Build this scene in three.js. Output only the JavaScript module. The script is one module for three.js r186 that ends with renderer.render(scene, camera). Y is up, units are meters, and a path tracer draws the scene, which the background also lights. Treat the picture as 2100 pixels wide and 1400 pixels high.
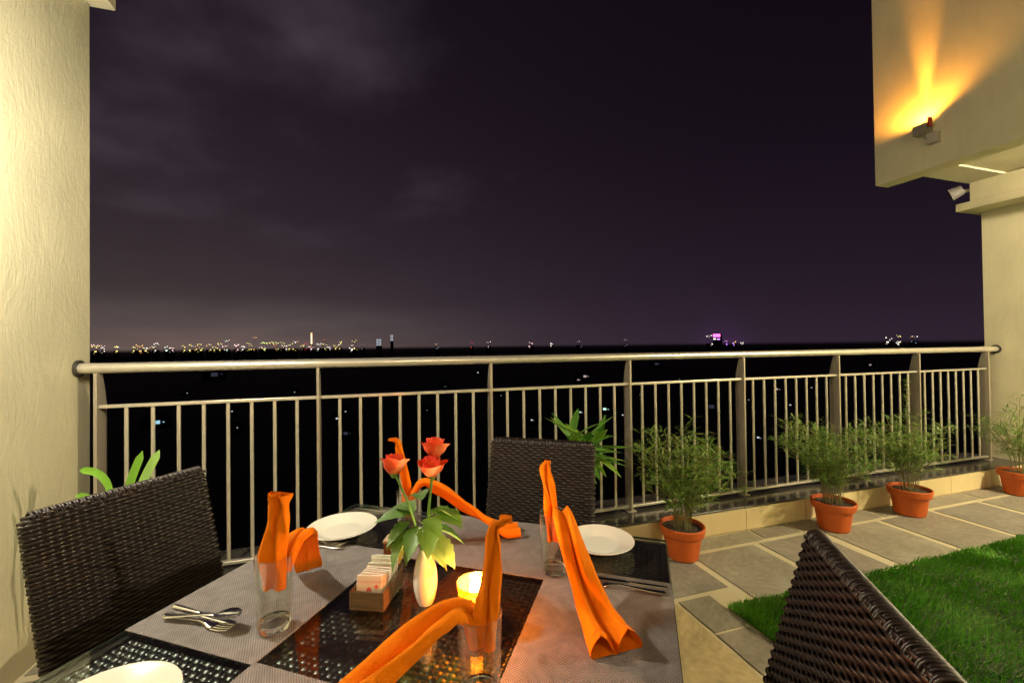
import * as THREE from 'three';
import { mergeGeometries } from 'three/addons/utils/BufferGeometryUtils.js';
import { RoundedBoxGeometry } from 'three/addons/geometries/RoundedBoxGeometry.js';
import { ImprovedNoise } from 'three/addons/math/ImprovedNoise.js';

// ------------------------------------------------------------------ camera, sky, light, exposure
const scene = new THREE.Scene();
const camera = new THREE.PerspectiveCamera(77.79, 2100 / 1400, 0.05, 20000);
camera.position.set(0, 1.229, 0);
camera.rotation.order = 'YXZ';
camera.rotation.set(0.01117, -0.29775, -0.01194);

const renderer = new THREE.WebGLRenderer({ antialias: true });
renderer.toneMapping = THREE.LinearToneMapping;
renderer.toneMappingExposure = 1;
renderer.shadowMap.enabled = true;

const LAMP_LEFT = { at: [-0.97, 1.93, -1.34], cd: 7.4, color: [1, 0.91, 0.71] };
const LAMP_RIGHT = { at: [4.8, 2.55, 0.2], cd: 50, color: [1, 0.85, 0.56] };
const LAMP_BACK = { at: [0.7, 3.0, 2.3], cd: 8, color: [1, 0.83, 0.54] };
const UPLIGHT = { cd: 2.3, beam: 17, color: [1, 0.38, 0.035] };
const CANDLE = { cd: 0.29, color: [1, 0.65, 0.3] };
const CITY = 1.0;

const rng = (seed) => () => { seed |= 0; seed = (seed + 0x6d2b79f5) | 0; let t = Math.imul(seed ^ (seed >>> 15), 1 | seed); t = (t + Math.imul(t ^ (t >>> 7), 61 | t)) ^ t; return ((t ^ (t >>> 14)) >>> 0) / 4294967296; };
const noiseGen = new ImprovedNoise();
const fbm = (x, y, z, o = 5) => { let a = 0, s = 0.5, f = 1; for (let i = 0; i < o; i++) { a += s * noiseGen.noise(x * f, y * f, z * f); s *= 0.5; f *= 2.03; } return a; };
const sm = (a, b, x) => { const t = Math.min(1, Math.max(0, (x - a) / (b - a))); return t * t * (3 - 2 * t); };

{ // night sky: dark violet air, thin clouds lit from the town, warm glow along the horizon
  const w = 1536, h = 768, d = new Float32Array(w * h * 4);
  for (let j = 0; j < h; j++) {
    const el = ((j + 0.5) / h - 0.5) * Math.PI, y = Math.sin(el), c = Math.cos(el), e = el * 180 / Math.PI;
    for (let i = 0; i < w; i++) {
      const a = ((i + 0.5) / w - 0.5) * 2 * Math.PI, x = Math.cos(a) * c, z = Math.sin(a) * c;
      let az = Math.atan2(x, -z) * 180 / Math.PI;                                // 0 ahead of the railing, + to the right
      const up = Math.max(0, e);
      const side = 0.5 + 0.5 * Math.cos((az + 40) * Math.PI / 180);              // the town side is brighter
      const veil = Math.exp(-up / 30);
      const town = veil * side * side * side, base = 0.0024 + 0.0150 * veil * veil + 0.027 * town, warm = Math.min(1, 1.3 * side * side * side * Math.exp(-up / 22));
      let r = base * 1.24, g = base * (0.70 + 0.22 * warm), b = base * (1.36 - 0.42 * warm);
      // warm light dome of the town and of its far neighbours round the horizon
      for (const [ca, wa, ha, k, cr, cg, cb] of [[-20, 16, 2.4, 0.065, 1, 0.62, 0.5], [-12, 28, 7, 0.026, 1, 0.74, 0.74], [60, 40, 8, 0.004, 0.9, 0.6, 1], [130, 50, 8, 0.010, 1, 0.75, 0.75], [-130, 50, 8, 0.012, 1, 0.7, 0.7], [43.4, 2.6, 1.9, 0.05, 0.62, 0.12, 1]]) {
        let da = az - ca; da -= 360 * Math.round(da / 360);
        const v = k * Math.exp(-(da * da) / (wa * wa)) * Math.exp(-((Math.max(0, e + 0.3) / ha) ** 1.15)) * (0.8 + 0.5 * fbm(x * 6, y * 22, z * 6, 4));
        r += v * cr; g += v * cg; b += v * cb;
      }
      { // low cloud bank over the town, its underside lit orange
        const edge = 5.4 + 2.2 * fbm(az * 0.05 + 2, 3.3, 1.1, 4), k = 0.85 * Math.exp(-(((az + 16) / 24) ** 2)) + 0.3 * Math.exp(-(((az - 150) / 50) ** 2)), v = 0.032 * k * sm(edge + 1.2, edge - 2.0, e) * (1 + 0.8 * fbm(az * 0.09, e * 0.5, 6.2, 4)), w2 = sm(3.2, 0, e) * (0.5 + fbm(az * 0.12 + 5, e * 0.6, 2.1, 3));
        r += v * (1 + 0.5 * w2); g += v * (0.80 + 0.05 * w2); b += v * (0.72 - 0.2 * w2);
      }
      // clouds on a layer overhead
      if (e > -2) {
        const t = 1 / (Math.max(0, y) + 0.16), px = x * t, pz = z * t;
        const n = fbm(px * 1.35 + 3.1, pz * 1.35 + 7.7, 2.3, 6) + 0.45 * fbm(px * 0.55 + 9.2, pz * 0.55 + 1.3, 5.1, 3);
        const near = Math.exp(-(((az + 9) / 26) ** 2) - (((e - 33) / 17) ** 2)), cl = (1.1 + 1.3 * near) * sm(0.12 - 0.42 * near, 0.72, n) * (0.12 + 0.88 * side * side) * sm(6, 24, e);
        r += cl * 0.042; g += cl * 0.033; b += cl * 0.042;
      }
      if (e < -0.5) { const k = Math.exp((e + 0.5) / 1.5); r *= k; g *= k; b *= k; }
      const o = (j * w + i) * 4; d[o] = Math.max(0, r); d[o + 1] = Math.max(0, g); d[o + 2] = Math.max(0, b); d[o + 3] = 1;
    }
  }
  const t = new THREE.DataTexture(d, w, h, THREE.RGBAFormat, THREE.FloatType);
  t.mapping = THREE.EquirectangularReflectionMapping; t.magFilter = t.minFilter = THREE.LinearFilter; t.needsUpdate = true;
  scene.background = t; scene.environment = t; scene.environmentIntensity = 1;
}
{ // the faint moon behind the clouds
  const moon = new THREE.DirectionalLight(new THREE.Color().setRGB(1, 0.95, 0.88), 0.012);
  moon.position.set(-30, 60, 25); moon.castShadow = true;
  Object.assign(moon.shadow.camera, { left: -12, right: 12, top: 12, bottom: -12, near: 1, far: 140 });
  scene.add(moon);
}

// ------------------------------------------------------------------ helpers
const V3 = (x, y, z) => new THREE.Vector3(x, y, z);
const taken = {};
const numbered = (n) => { const k = taken[n] = (taken[n] ?? -1) + 1; return k ? `${n}_${String(k).padStart(3, '0')}` : n; };
function tag(o, label, category, group, kind) {
  if (label) o.userData.label = label;
  if (category) o.userData.category = category;
  if (group) o.userData.group = group;
  if (kind) o.userData.kind = kind;
  return o;
}
function thing(name, label, category, pos = [0, 0, 0], turn = 0, group, kind) {
  const g = new THREE.Group(); g.name = numbered(name); g.position.set(...pos); g.rotation.y = turn; scene.add(g);
  return tag(g, label, category, group, kind);
}
function part(name, geo, m, parent, pos) {
  const o = new THREE.Mesh(Array.isArray(geo) ? mergeGeometries(geo.map((q) => { const u = q.index ? q.toNonIndexed() : q; for (const k of Object.keys(u.attributes)) if (!['position', 'normal', 'uv'].includes(k)) u.deleteAttribute(k); return u; })) : geo, m);
  o.name = parent ? name : numbered(name); o.castShadow = o.receiveShadow = true;
  if (pos) o.position.set(...pos);
  (parent || scene).add(o);
  return o;
}
const rgb = (r, g, b) => new THREE.Color().setRGB(r, g, b);
const mat = (c, roughness = 0.7, extra = {}) => new THREE.MeshPhysicalMaterial({ color: rgb(...c), roughness, ...extra });
// a box with uv in metres on each face, its lower/upper corners given
function box(x0, y0, z0, x1, y1, z1, bevel = 0) {
  const w = x1 - x0, h = y1 - y0, d = z1 - z0;
  const g = bevel ? new RoundedBoxGeometry(w, h, d, 2, bevel) : new THREE.BoxGeometry(w, h, d);
  g.translate((x0 + x1) / 2, (y0 + y1) / 2, (z0 + z1) / 2);
  return metreUV(g);
}
function metreUV(g) {
  const p = g.attributes.position, n = g.attributes.normal, uv = new Float32Array(p.count * 2);
  for (let i = 0; i < p.count; i++) {
    const ax = Math.abs(n.getX(i)), ay = Math.abs(n.getY(i)), az = Math.abs(n.getZ(i));
    if (ay >= ax && ay >= az) { uv[2 * i] = p.getX(i); uv[2 * i + 1] = p.getZ(i); }
    else if (ax >= az) { uv[2 * i] = p.getZ(i); uv[2 * i + 1] = p.getY(i); }
    else { uv[2 * i] = p.getX(i); uv[2 * i + 1] = p.getY(i); }
  }
  g.setAttribute('uv', new THREE.BufferAttribute(uv, 2));
  return g;
}
// texture from a function of tiling coordinates (u, v in 0..1) -> value or [r, g, b] (linear for bump, sRGB 0..1 for colour)
function texture(n, fn, repeat, color) {
  const d = new Uint8Array(n * n * 4);
  for (let j = 0; j < n; j++) for (let i = 0; i < n; i++) {
    const v = fn(i / n, j / n), o = (j * n + i) * 4;
    for (let k = 0; k < 3; k++) d[o + k] = 255 * Math.min(1, Math.max(0, Array.isArray(v) ? v[k] : v));
    d[o + 3] = 255;
  }
  const t = new THREE.DataTexture(d, n, n); t.wrapS = t.wrapT = THREE.RepeatWrapping; t.magFilter = THREE.LinearFilter; t.minFilter = THREE.LinearFilter;
  if (color) t.colorSpace = THREE.SRGBColorSpace;
  t.repeat.set(repeat, repeat); t.needsUpdate = true;
  return t;
}
// fbm that tiles: noise on a torus
const tileFbm = (u, v, fu, fv, z = 0, o = 5) => { const A = 2 * Math.PI; return fbm(Math.cos(A * u) * fu / A + 3, Math.sin(A * u) * fu / A + Math.cos(A * v) * fv / A, Math.sin(A * v) * fv / A + z, o); };
// rings of points swept into a skin; rings: array of arrays of Vector3
function skin(rings, closedRing = true, closedPath = false, caps = false) {
  const n = rings[0].length, pos = [], uv = [], idx = [];
  rings.forEach((r, i) => r.forEach((q, j) => { pos.push(q.x, q.y, q.z); uv.push(j / n, i / rings.length); }));
  const R = rings.length;
  for (let i = 0; i < (closedPath ? R : R - 1); i++) for (let j = 0; j < (closedRing ? n : n - 1); j++) {
    const a = i * n + j, b = i * n + (j + 1) % n, c = ((i + 1) % R) * n + j, d = ((i + 1) % R) * n + (j + 1) % n;
    idx.push(a, c, b, b, c, d);
  }
  if (caps) for (const [r, f] of [[0, 1], [R - 1, -1]]) for (let j = 1; j < n - 1; j++) f > 0 ? idx.push(r * n, r * n + j, r * n + j + 1) : idx.push(r * n, r * n + j + 1, r * n + j);
  const g = new THREE.BufferGeometry();
  g.setAttribute('position', new THREE.Float32BufferAttribute(pos, 3)); g.setAttribute('uv', new THREE.Float32BufferAttribute(uv, 2));
  g.setIndex(idx); g.computeVertexNormals();
  return g;
}
const tube = (pts, r, seg = 12, sides = 8, tension = 0.5) => new THREE.TubeGeometry(new THREE.CatmullRomCurve3(pts.map((q) => q.isVector3 ? q : V3(...q)), false, 'catmullrom', tension), seg, r, sides);
const lathe = (prof, seg = 48) => new THREE.LatheGeometry(prof.map(([x, y]) => new THREE.Vector2(x, y)), seg);

// ------------------------------------------------------------------ materials
const wallBump = texture(512, (u, v) => 0.5 + 0.30 * tileFbm(u, v, 56, 9, 1, 4) + 0.34 * tileFbm(u, v, 14, 10, 5, 5) + 0.26 * tileFbm(u, v, 60, 44, 8, 3), 1.9);
const wallColor = texture(256, (u, v) => { const k = 0.955 + 0.10 * tileFbm(u, v, 5, 4, 2, 4) + 0.03 * tileFbm(u, v, 50, 6, 4, 2); return [k, k * 0.99, k * 0.955]; }, 0.55, true);
const M = {};
M.wall = mat([0.64, 0.61, 0.46], 0.38, { map: wallColor, bumpMap: wallBump, bumpScale: 0.003, specularIntensity: 0.7 });
M.fineWall = mat([0.73, 0.68, 0.51], 0.75, { map: wallColor, bumpMap: wallBump, bumpScale: 0.0016 });
M.mortar = mat([0.62, 0.55, 0.38], 0.85, { map: wallColor });
const stoneColor = texture(512, (u, v) => { const k = 0.9 + 0.18 * tileFbm(u, v, 5, 6, 3, 5) + 0.16 * tileFbm(u, v, 30, 36, 9, 3); return [k * 1.02, k, k * 0.94]; }, 1.1, true);
const stoneBump = texture(512, (u, v) => 0.5 + 0.5 * tileFbm(u, v, 14, 14, 6, 5), 1.3);
const tones = [[0.30, 0.283, 0.245], [0.285, 0.262, 0.225], [0.325, 0.307, 0.26], [0.268, 0.252, 0.232], [0.308, 0.282, 0.248]];
M.slabs = tones.map((c) => mat(c, 0.62, { map: stoneColor, bumpMap: stoneBump, bumpScale: 0.004 }));
M.tiles = [[0.56, 0.46, 0.26], [0.52, 0.42, 0.235], [0.6, 0.5, 0.3]].map((c) => mat(c, 0.5, { map: stoneColor, bumpMap: stoneBump, bumpScale: 0.0015 }));
M.kerb = [[0.70, 0.58, 0.33], [0.67, 0.555, 0.315], [0.72, 0.60, 0.35]].map((c) => mat(c, 0.45, { map: wallColor, bumpMap: stoneBump, bumpScale: 0.001 }));
M.granite = mat([0.075, 0.07, 0.062], 0.22, { map: stoneColor });
M.steel = mat([0.74, 0.69, 0.59], 0.30, { metalness: 0.7 });
M.steelPlate = mat([0.46, 0.40, 0.31], 0.42, { metalness: 0.5 });
M.wicker = mat([0.0135, 0.0066, 0.0060], 0.4, {});
M.wickerCore = mat([0.008, 0.006, 0.005], 0.8);
M.tableWicker = mat([0.024, 0.018, 0.014], 0.3);
M.darkWood = mat([0.03, 0.02, 0.015], 0.5);
M.pane = mat([0.93, 0.97, 0.94], 0.0, { transmission: 1, thickness: 0, ior: 1.5 });
M.paneEdge = mat([0.035, 0.05, 0.042], 0.2);
M.tumbler = mat([0.97, 0.98, 0.96], 0.03, { transmission: 1, thickness: 0, ior: 1.95 });
M.thickGlass = mat([0.98, 0.99, 0.97], 0.0, { transmission: 1, thickness: 0.02, ior: 1.47 });
M.amber = mat([1, 0.56, 0.10], 0.12, { transmission: 0.84, thickness: 0, ior: 1.45 });
M.wax = mat([0.9, 0.72, 0.4], 0.6, { transmission: 0.3, thickness: 0 });
M.china = mat([0.84, 0.80, 0.70], 0.14, { clearcoat: 0.6, clearcoatRoughness: 0.08 });
M.vase = mat([0.86, 0.86, 0.85], 0.16, { clearcoat: 0.5, clearcoatRoughness: 0.05 });
M.cutlery = mat([0.72, 0.70, 0.66], 0.18, { metalness: 1 });
const clothBump = texture(256, (u, v) => 0.5 + 0.2 * Math.sin(u * Math.PI * 2 * 32) * Math.sin(v * Math.PI * 2 * 32) + 0.5 * tileFbm(u, v, 10, 10, 2, 4), 3);
M.napkin = mat([0.96, 0.225, 0.002], 0.85, { bumpMap: clothBump, bumpScale: 0.002, specularIntensity: 0.3, sheen: 0.4, sheenColor: rgb(1, 0.35, 0.05), sheenRoughness: 0.6, side: THREE.DoubleSide });
const matWeave = texture(512, (u, v) => { // ribbed woven vinyl place mat
  const N = 64, a = u * N, b = v * N, over = (Math.floor(a) + Math.floor(b)) % 2, x = a % 1, y = b % 1;
  const k = over ? 0.95 - 0.5 * (x - 0.5) ** 2 * 4 * 0.5 : 0.5 + 0.18 * (1 - (y - 0.5) ** 2 * 4), q = k * (0.93 + 0.22 * tileFbm(u, v, 8, 8, 3, 3));
  return [q, q * 0.97, q * 0.955];
}, 6.4, true);
const matBump = texture(512, (u, v) => { const N = 64, a = u * N, b = v * N, over = (Math.floor(a) + Math.floor(b)) % 2; return over ? 1 - ((a % 1) - 0.5) ** 2 * 3 : 0.2; }, 6.4);
M.placeMat = mat([0.46, 0.435, 0.445], 0.46, { map: matWeave, bumpMap: matBump, bumpScale: 0.0006 });
const woodMap = texture(256, (u, v) => { const k = 0.8 + 0.4 * tileFbm(u, v, 3, 40, 2, 4); return [k, k * 0.93, k * 0.84]; }, 6, true);
M.caddy = mat([0.21, 0.175, 0.115], 0.6, { map: woodMap });
M.brownWood = mat([0.22, 0.12, 0.06], 0.5, { map: woodMap });
M.pot = mat([0.47, 0.085, 0.006], 0.55, { bumpMap: stoneBump, bumpScale: 0.0008 });
M.soil = mat([0.06, 0.04, 0.025], 0.95, { bumpMap: stoneBump, bumpScale: 0.03 });
const leafMat = (c, t = 0.35) => mat(c, 0.5, { transmission: t, thickness: 0, side: THREE.DoubleSide });
M.bamboo = [leafMat([0.20, 0.34, 0.035]), leafMat([0.13, 0.28, 0.03]), leafMat([0.30, 0.36, 0.06])];
M.bambooStem = mat([0.17, 0.16, 0.05], 0.6);
M.broad = [leafMat([0.14, 0.36, 0.02]), leafMat([0.10, 0.27, 0.02]), leafMat([0.24, 0.42, 0.04])];
M.strap = [leafMat([0.22, 0.50, 0.04], 0.3), leafMat([0.34, 0.58, 0.14], 0.3)];
M.roseLeaf = [leafMat([0.10, 0.22, 0.025], 0.3), leafMat([0.16, 0.28, 0.03], 0.3), leafMat([0.30, 0.36, 0.06], 0.3)];
M.roseStem = mat([0.12, 0.25, 0.04], 0.5);
M.petal = [mat([0.80, 0.05, 0.012], 0.6, { side: THREE.DoubleSide, transmission: 0.2, thickness: 0 }), mat([0.88, 0.10, 0.022], 0.6, { side: THREE.DoubleSide, transmission: 0.2, thickness: 0 }), mat([0.92, 0.27, 0.10], 0.6, { side: THREE.DoubleSide, transmission: 0.2, thickness: 0 })];
M.blackRubber = mat([0.02, 0.02, 0.018], 0.6);
M.fittingDark = mat([0.07, 0.06, 0.05], 0.45, { metalness: 0.5 });
M.fitting = mat([0.30, 0.27, 0.22], 0.45, { metalness: 0.4 });
const glow = (c, k) => new THREE.MeshStandardMaterial({ color: 0x000000, emissive: rgb(...c), emissiveIntensity: k, roughness: 1 });

// ------------------------------------------------------------------ structure: terrace
{
  const floor = thing('terrace_floor', 'terrace floor of brown stone slabs and cream tiles with pale joints', null, [0, 0, 0], 0, null, 'structure');
  part('bedding', [box(-1.75, -0.35, -2.66, 5.95, -0.007, 3.6)], M.mortar, floor);
  const R = rng(5);
  const slab = (x0, z0, x1, z1, set, name) => {
    const j = () => (R() - 0.5) * 0.006, h = R() * 0.002;
    part(name, box(x0 + j(), -0.006, z0 + j(), x1 + j(), -0.0012 - h, z1 + j(), 0.0018), set[Math.floor(R() * set.length)], floor);
  };
  // strip along the kerb, then the row between that strip and the lawn
  const xs = [-1.33, -0.78, -0.2, 0.36, 0.92, 1.30, 1.69, 2.19, 2.69, 3.26, 3.81, 4.36, 4.9, 5.42];
  for (let i = 0; i < xs.length - 1; i++) {
    const off = i % 2 ? 0.11 : -0.07;
    slab(xs[i] + (i ? off : 0) + 0.012, -2.225, xs[i + 1] + (i < xs.length - 2 ? (i % 2 ? -0.07 : 0.11) : 0) - 0.012, -2.10, M.slabs, 'slab');
    const w = i === 8 ? 0.05 : 0.024;
    slab(xs[i] + (i === 8 ? 0.05 : 0.024), -2.065, xs[i + 1] - 0.024, i < 6 ? -1.745 : -1.615, M.slabs, 'slab');
  }
  for (let k = 0, z = -1.715; k < 12; k++) { const l = [0.23, 0.33, 0.42][k % 3]; if (k === 0) { slab(1.345, z, 1.525, z + 0.225, M.slabs, 'slab'); z += 0.24; } else { slab(1.345, z, 1.525, z + l, M.slabs, 'slab'); z += l + 0.014; } }
  for (let i = 0; i < 5; i++) for (let k = 0; k < 9; k++) { const x0 = -1.33 + i * 0.532, z0 = -1.715 + k * 0.5; slab(x0 + 0.003, z0 + 0.003, x0 + 0.529, z0 + 0.497, M.tiles, 'tile'); }

  const kerb = thing('kerb', 'low kerb of cream tiles with dark granite capping under the railing', null, [0, 0, 0], 0, null, 'structure');
  part('kerb_core', box(-1.33, -0.005, -2.64, 5.42, 0.128, -2.245), M.mortar, kerb);
  const kx = [-1.33, -0.83, -0.31, 0.21, 0.73, 1.25, 1.77, 2.29, 2.81, 3.33, 3.85, 4.37, 4.89, 5.42];
  for (let i = 0; i < kx.length - 1; i++) {
    part('kerb_tile', box(kx[i] + 0.0015, 0.0, -2.244, kx[i + 1] - 0.0015, 0.137, -2.232, 0.002), M.kerb[Math.floor(R() * 3)], kerb);
    part('granite_slab', box(kx[i] + 0.0008, 0.129, -2.652, kx[i + 1] - 0.0008, 0.148, -2.2455, 0.003), M.granite, kerb);
  }

  // lawn
  const bed = part('lawn_bed', box(1.54, -0.006, -1.585, 5.41, 0.006, 3.4), mat([0.03, 0.05, 0.012], 0.95), null); bed.userData.kind = 'structure';
  const bl = new THREE.BufferGeometry();
  bl.setAttribute('position', new THREE.Float32BufferAttribute([-0.0016, 0, 0, 0.0016, 0, 0, -0.0012, 0.018, 0.003, 0.0012, 0.018, 0.003, 0, 0.034, 0.012], 3));
  bl.setIndex([0, 1, 2, 1, 3, 2, 2, 3, 4]); bl.computeVertexNormals();
  const spots = [], r2 = rng(77);
  for (let k = 0; k < 175000; k++) {
    const x = 1.525 + r2() ** 1.25 * 3.85, z = -1.60 + r2() ** 1.3 * 4.4;
    const edge = Math.min(x - 1.52, z + 1.605); if (edge < 0.012 * r2()) continue;
    spots.push([x, z]);
  }
  const g = new THREE.InstancedMesh(bl, mat([1, 1, 1], 0.62, { side: THREE.DoubleSide }), spots.length); g.name = 'grass'; g.castShadow = g.receiveShadow = true;
  const m4 = new THREE.Matrix4(), q = new THREE.Quaternion(), eu = new THREE.Euler(), col = new THREE.Color();
  spots.forEach(([x, z], i) => {
    const lump = fbm(x * 5.5, z * 5.5, 1.7, 3), h = 0.8 + 0.9 * Math.max(-0.5, lump) + 0.5 * (r2() - 0.5), flow = fbm(x * 2.2, z * 2.2, 8.1, 2) * 6;
    eu.set(0.35 * (r2() - 0.2), flow + (r2() - 0.5) * 2.4, 0.35 * (r2() - 0.5));
    m4.compose(V3(x, 0.004, z), q.setFromEuler(eu), V3(1.2, h, 1.3)); g.setMatrixAt(i, m4);
    const t = r2(), k = 0.85 + 0.5 * r2() + 0.5 * fbm(x * 3, z * 3, 4.4, 3);
    g.setColorAt(i, col.setRGB((0.066 + 0.085 * t * t) * k, (0.25 + 0.07 * t) * k, (0.006 + 0.006 * t) * k));
  });
  scene.add(tag(g, 'short bright green lawn bordering the stone slabs', 'lawn', null, 'stuff'));
}

// ------------------------------------------------------------------ structure: walls
{
  const lw = thing('left_wall', 'cream rough-brushed wall on the left holding the handrail flange', 'wall', [0, 0, 0], 0, null, 'structure');
  part('wall_body', box(-1.78, -0.35, -2.51, -1.33, 5, 3.6), M.wall, lw);
  part('wall_cornice', box(-1.80, 2.892, -2.53, -1.235, 3.02, 3.6, 0.006), M.fineWall, lw);
  const rw = thing('right_wall', 'cream side wall on the right with a projecting ledge', 'wall', [0, 0, 0], 0, null, 'structure');
  part('wall_body', box(5.42, -0.35, -2.5, 5.9, 2.437, 3.6), M.fineWall, rw);
  part('wall_ledge', box(5.165, 2.437, -2.56, 5.92, 2.508, 3.6, 0.004), M.fineWall, rw);
  part('wall_head', box(5.225, 2.508, -2.485, 5.9, 2.69, 3.6), M.fineWall, rw);
  const up = thing('upper_wall', 'tall cream upper wall overhanging the terrace at the right, washed by an orange lamp', 'wall', [0, 0, 0], 0, null, 'structure');
  part('wall_body', box(4.0, 2.545, -2.5, 4.148, 6.0, 3.6, 0.003), M.fineWall, up);
  part('soffit_beam', box(4.15, 2.692, -2.5, 5.9, 3.1, -2.262), M.fineWall, up);
  part('soffit', box(4.15, 2.706, -2.26, 5.9, 3.1, 3.6), M.fineWall, up);
  // the building that the terrace crowns, and the wall behind the diners
  const bw = thing('rear_wall', 'cream rear wall of the terrace', 'wall', [0, 0, 0], 0, null, 'structure');
  part('wall_body', box(-1.32, -0.35, 3.61, 5.41, 3.4, 3.9), M.fineWall, bw);
}

// ------------------------------------------------------------------ ground and far town
const polar = (az, d) => [Math.sin(az * Math.PI / 180) * d, -Math.cos(az * Math.PI / 180) * d];
{
  const g = new THREE.CircleGeometry(9000, 96); g.rotateX(-Math.PI / 2); g.translate(0, -42, 0);
  const land = part('ground', metreUV(g), mat([0.02, 0.02, 0.018], 0.95)); land.userData.kind = 'structure';
  { // low wooded rise at the edge of the plain
    const rings = [[], []], N = 720;
    const pos = [], idx = [];
    for (let i = 0; i <= N; i++) { const a = i / N * 2 * Math.PI, r = 2900, h = 14 + 16 * fbm(Math.cos(a) * 9, Math.sin(a) * 9, 4.4, 5) + 7 * fbm(Math.cos(a) * 70, Math.sin(a) * 70, 1.4, 3); pos.push(Math.cos(a) * r, -42.5, Math.sin(a) * r, Math.cos(a) * (r + 60), -42 + Math.max(2, h), Math.sin(a) * (r + 60), Math.cos(a) * (r + 700), -43, Math.sin(a) * (r + 700)); }
    for (let i = 0; i < N; i++) for (let j = 0; j < 2; j++) { const k = i * 3 + j; idx.push(k, k + 1, k + 3, k + 1, k + 4, k + 3); }
    const hg = new THREE.BufferGeometry(); hg.setAttribute('position', new THREE.Float32BufferAttribute(pos, 3)); hg.setIndex(idx); hg.computeVertexNormals();
    part('hills', hg, mat([0.018, 0.018, 0.016], 0.95)).userData.kind = 'structure';
  }
  const colors = { p: [1, 0.62, 0.62], o: [1, 0.5, 0.16], w: [1, 0.92, 0.8], g: [0.75, 1, 0.8], y: [1, 0.8, 0.22], yg: [0.85, 1, 0.25], r: [1, 0.12, 0.12], b: [0.62, 0.68, 0.85], T: [1, 0.7, 0.45], W: [0.75, 0.8, 0.9], W2: [0.8, 0.85, 0.95], M: [1, 0.12, 0.55], V: [0.6, 0.22, 1] };
  const words = { p: 'pinkish', o: 'orange', w: 'white', g: 'greenish white', y: 'yellow', yg: 'yellow-green', r: 'red', b: 'dim bluish' };
  const wm = {}; for (const k in colors) wm[k] = glow(colors[k], (k === 'b' ? 0.35 : k === 'r' ? 0.9 : k === 'W' || k === 'W2' ? 0.6 : k === 'M' ? 3.4 : k === 'V' ? 2.4 : 2.2) * CITY);
  for (const k of ['y', 'w', 'o', 'p', 'g', 'r', 'yg', 'b']) wm[k + 'd'] = glow(colors[k], 0.3);
  const dark = mat([0.02, 0.018, 0.02], 0.9), R = rng(31), lampGeo = new THREE.IcosahedronGeometry(1, 1), mastGeo = new THREE.CylinderGeometry(0.25, 0.25, 1, 5).translate(0, -0.5, 0);
  const sky = [[-27.6, 0.51, 'p'], [-27.1, 0.36, 'p'], [-24.3, 0.37, 'o'], [-23.0, 0.53, 'w'], [-22.1, 0.2, 'g'], [-20.2, 0.44, 'y'], [-19.4, 0.44, 'y'], [-18.6, 0.43, 'y'], [-17.6, 0.49, 'y'], [-16.9, 0.88, 'g'], [-14.9, 0.59, 'y'], [-14.3, 1.31, 'o'], [-13.0, 0.62, 'yg'], [-11.7, 0.61, 'yg'], [-10.1, 0.67, 'y'], [-9.0, 0.54, 'r'], [-8.3, 1.81, 'T'], [-6.8, 1.03, 'r'], [-6.4, -0.01, 'w'], [-5.0, 0.63, 'y'], [-3.4, 0.75, 'y'], [-3.8, -0.17, 'w'], [-2.4, 0.34, 'b'], [-0.4, 1.0, 'W'], [1.2, 1.53, 'W2'], [7.0, 0.38, 'b'], [11.6, 0.47, 'r'], [13.9, 0.44, 'p'], [19.6, 0.36, 'p'], [22.4, 0.15, 'w'], [26.1, 0.38, 'b'], [32.1, 0.53, 'b'], [42.1, 0.85, 'w'], [43.0, 1.08, 'M'], [43.9, 0.19, 'V'], [44.8, 0.03, 'V'], [45.6, 0.01, 'w'], [58.8, 0.22, 'w'], [59.5, 0.46, 'y'], [59.5, -0.18, 'w'], [60.6, 0.31, 'b']];
  const own = { T: 'slender tall tower on the skyline lit warm white with an orange top', W: 'pale lit block beside the taller white tower on the skyline', W2: 'taller of the two pale lit towers on the skyline', M: 'building on the skyline crowned with a glowing pink sign' };
  const nth = (n) => ['first', 'second', 'third', 'fourth', 'fifth', 'sixth', 'seventh', 'eighth', 'ninth', 'tenth', 'eleventh', 'twelfth', 'thirteenth', 'fourteenth', 'fifteenth', 'sixteenth', 'seventeenth', 'eighteenth', 'nineteenth', 'twentieth', 'twenty-first', 'twenty-second', 'twenty-third', 'twenty-fourth', 'twenty-fifth', 'twenty-sixth', 'twenty-seventh', 'twenty-eighth', 'twenty-ninth', 'thirtieth'][n - 1] || `number ${n}`, seen = {};
  for (let k = 0; k < 26; k++) sky.push([-28 + k * 0.95 + 0.7 * R(), 0.05 + 0.33 * R(), ['y', 'y', 'w', 'o', 'y', 'p'][Math.floor(R() * 6)]]);
  sky.sort((p, q) => p[0] - q[0]);
  sky.forEach(([az, el, c], i) => {
    const D = 1700 + R() * 900, [x, z] = polar(az, D), top = 1.2 + D * Math.tan((el + 0.12) * Math.PI / 180), base = -42, turn = -az * Math.PI / 180 + (R() - 0.5) * 0.3;
    const wide = c === 'T' ? 8 : c === 'W2' ? 15 : c === 'W' ? 26 : c === 'yg' ? 46 : c === 'M' ? 30 : 12 + R() * 13, H = own[c] ? top - base : Math.min(top - base - 4, 42 + D * 0.0012), rise = top - base - H, dd = 22;
    const word = words[c] || 'violet', rank = seen[c] = (seen[c] || 0) + 1, total = sky.filter((q) => q[2] === c).length;
    const t = thing('distant_building', own[c] || (total === 1 ? `distant building on the night skyline showing ${word} lights` : `${nth(rank)} from the left of the skyline buildings showing ${word} lights`), 'building', [x, base, z], turn, own[c] ? null : `skyline buildings with ${word} lights`);
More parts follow.
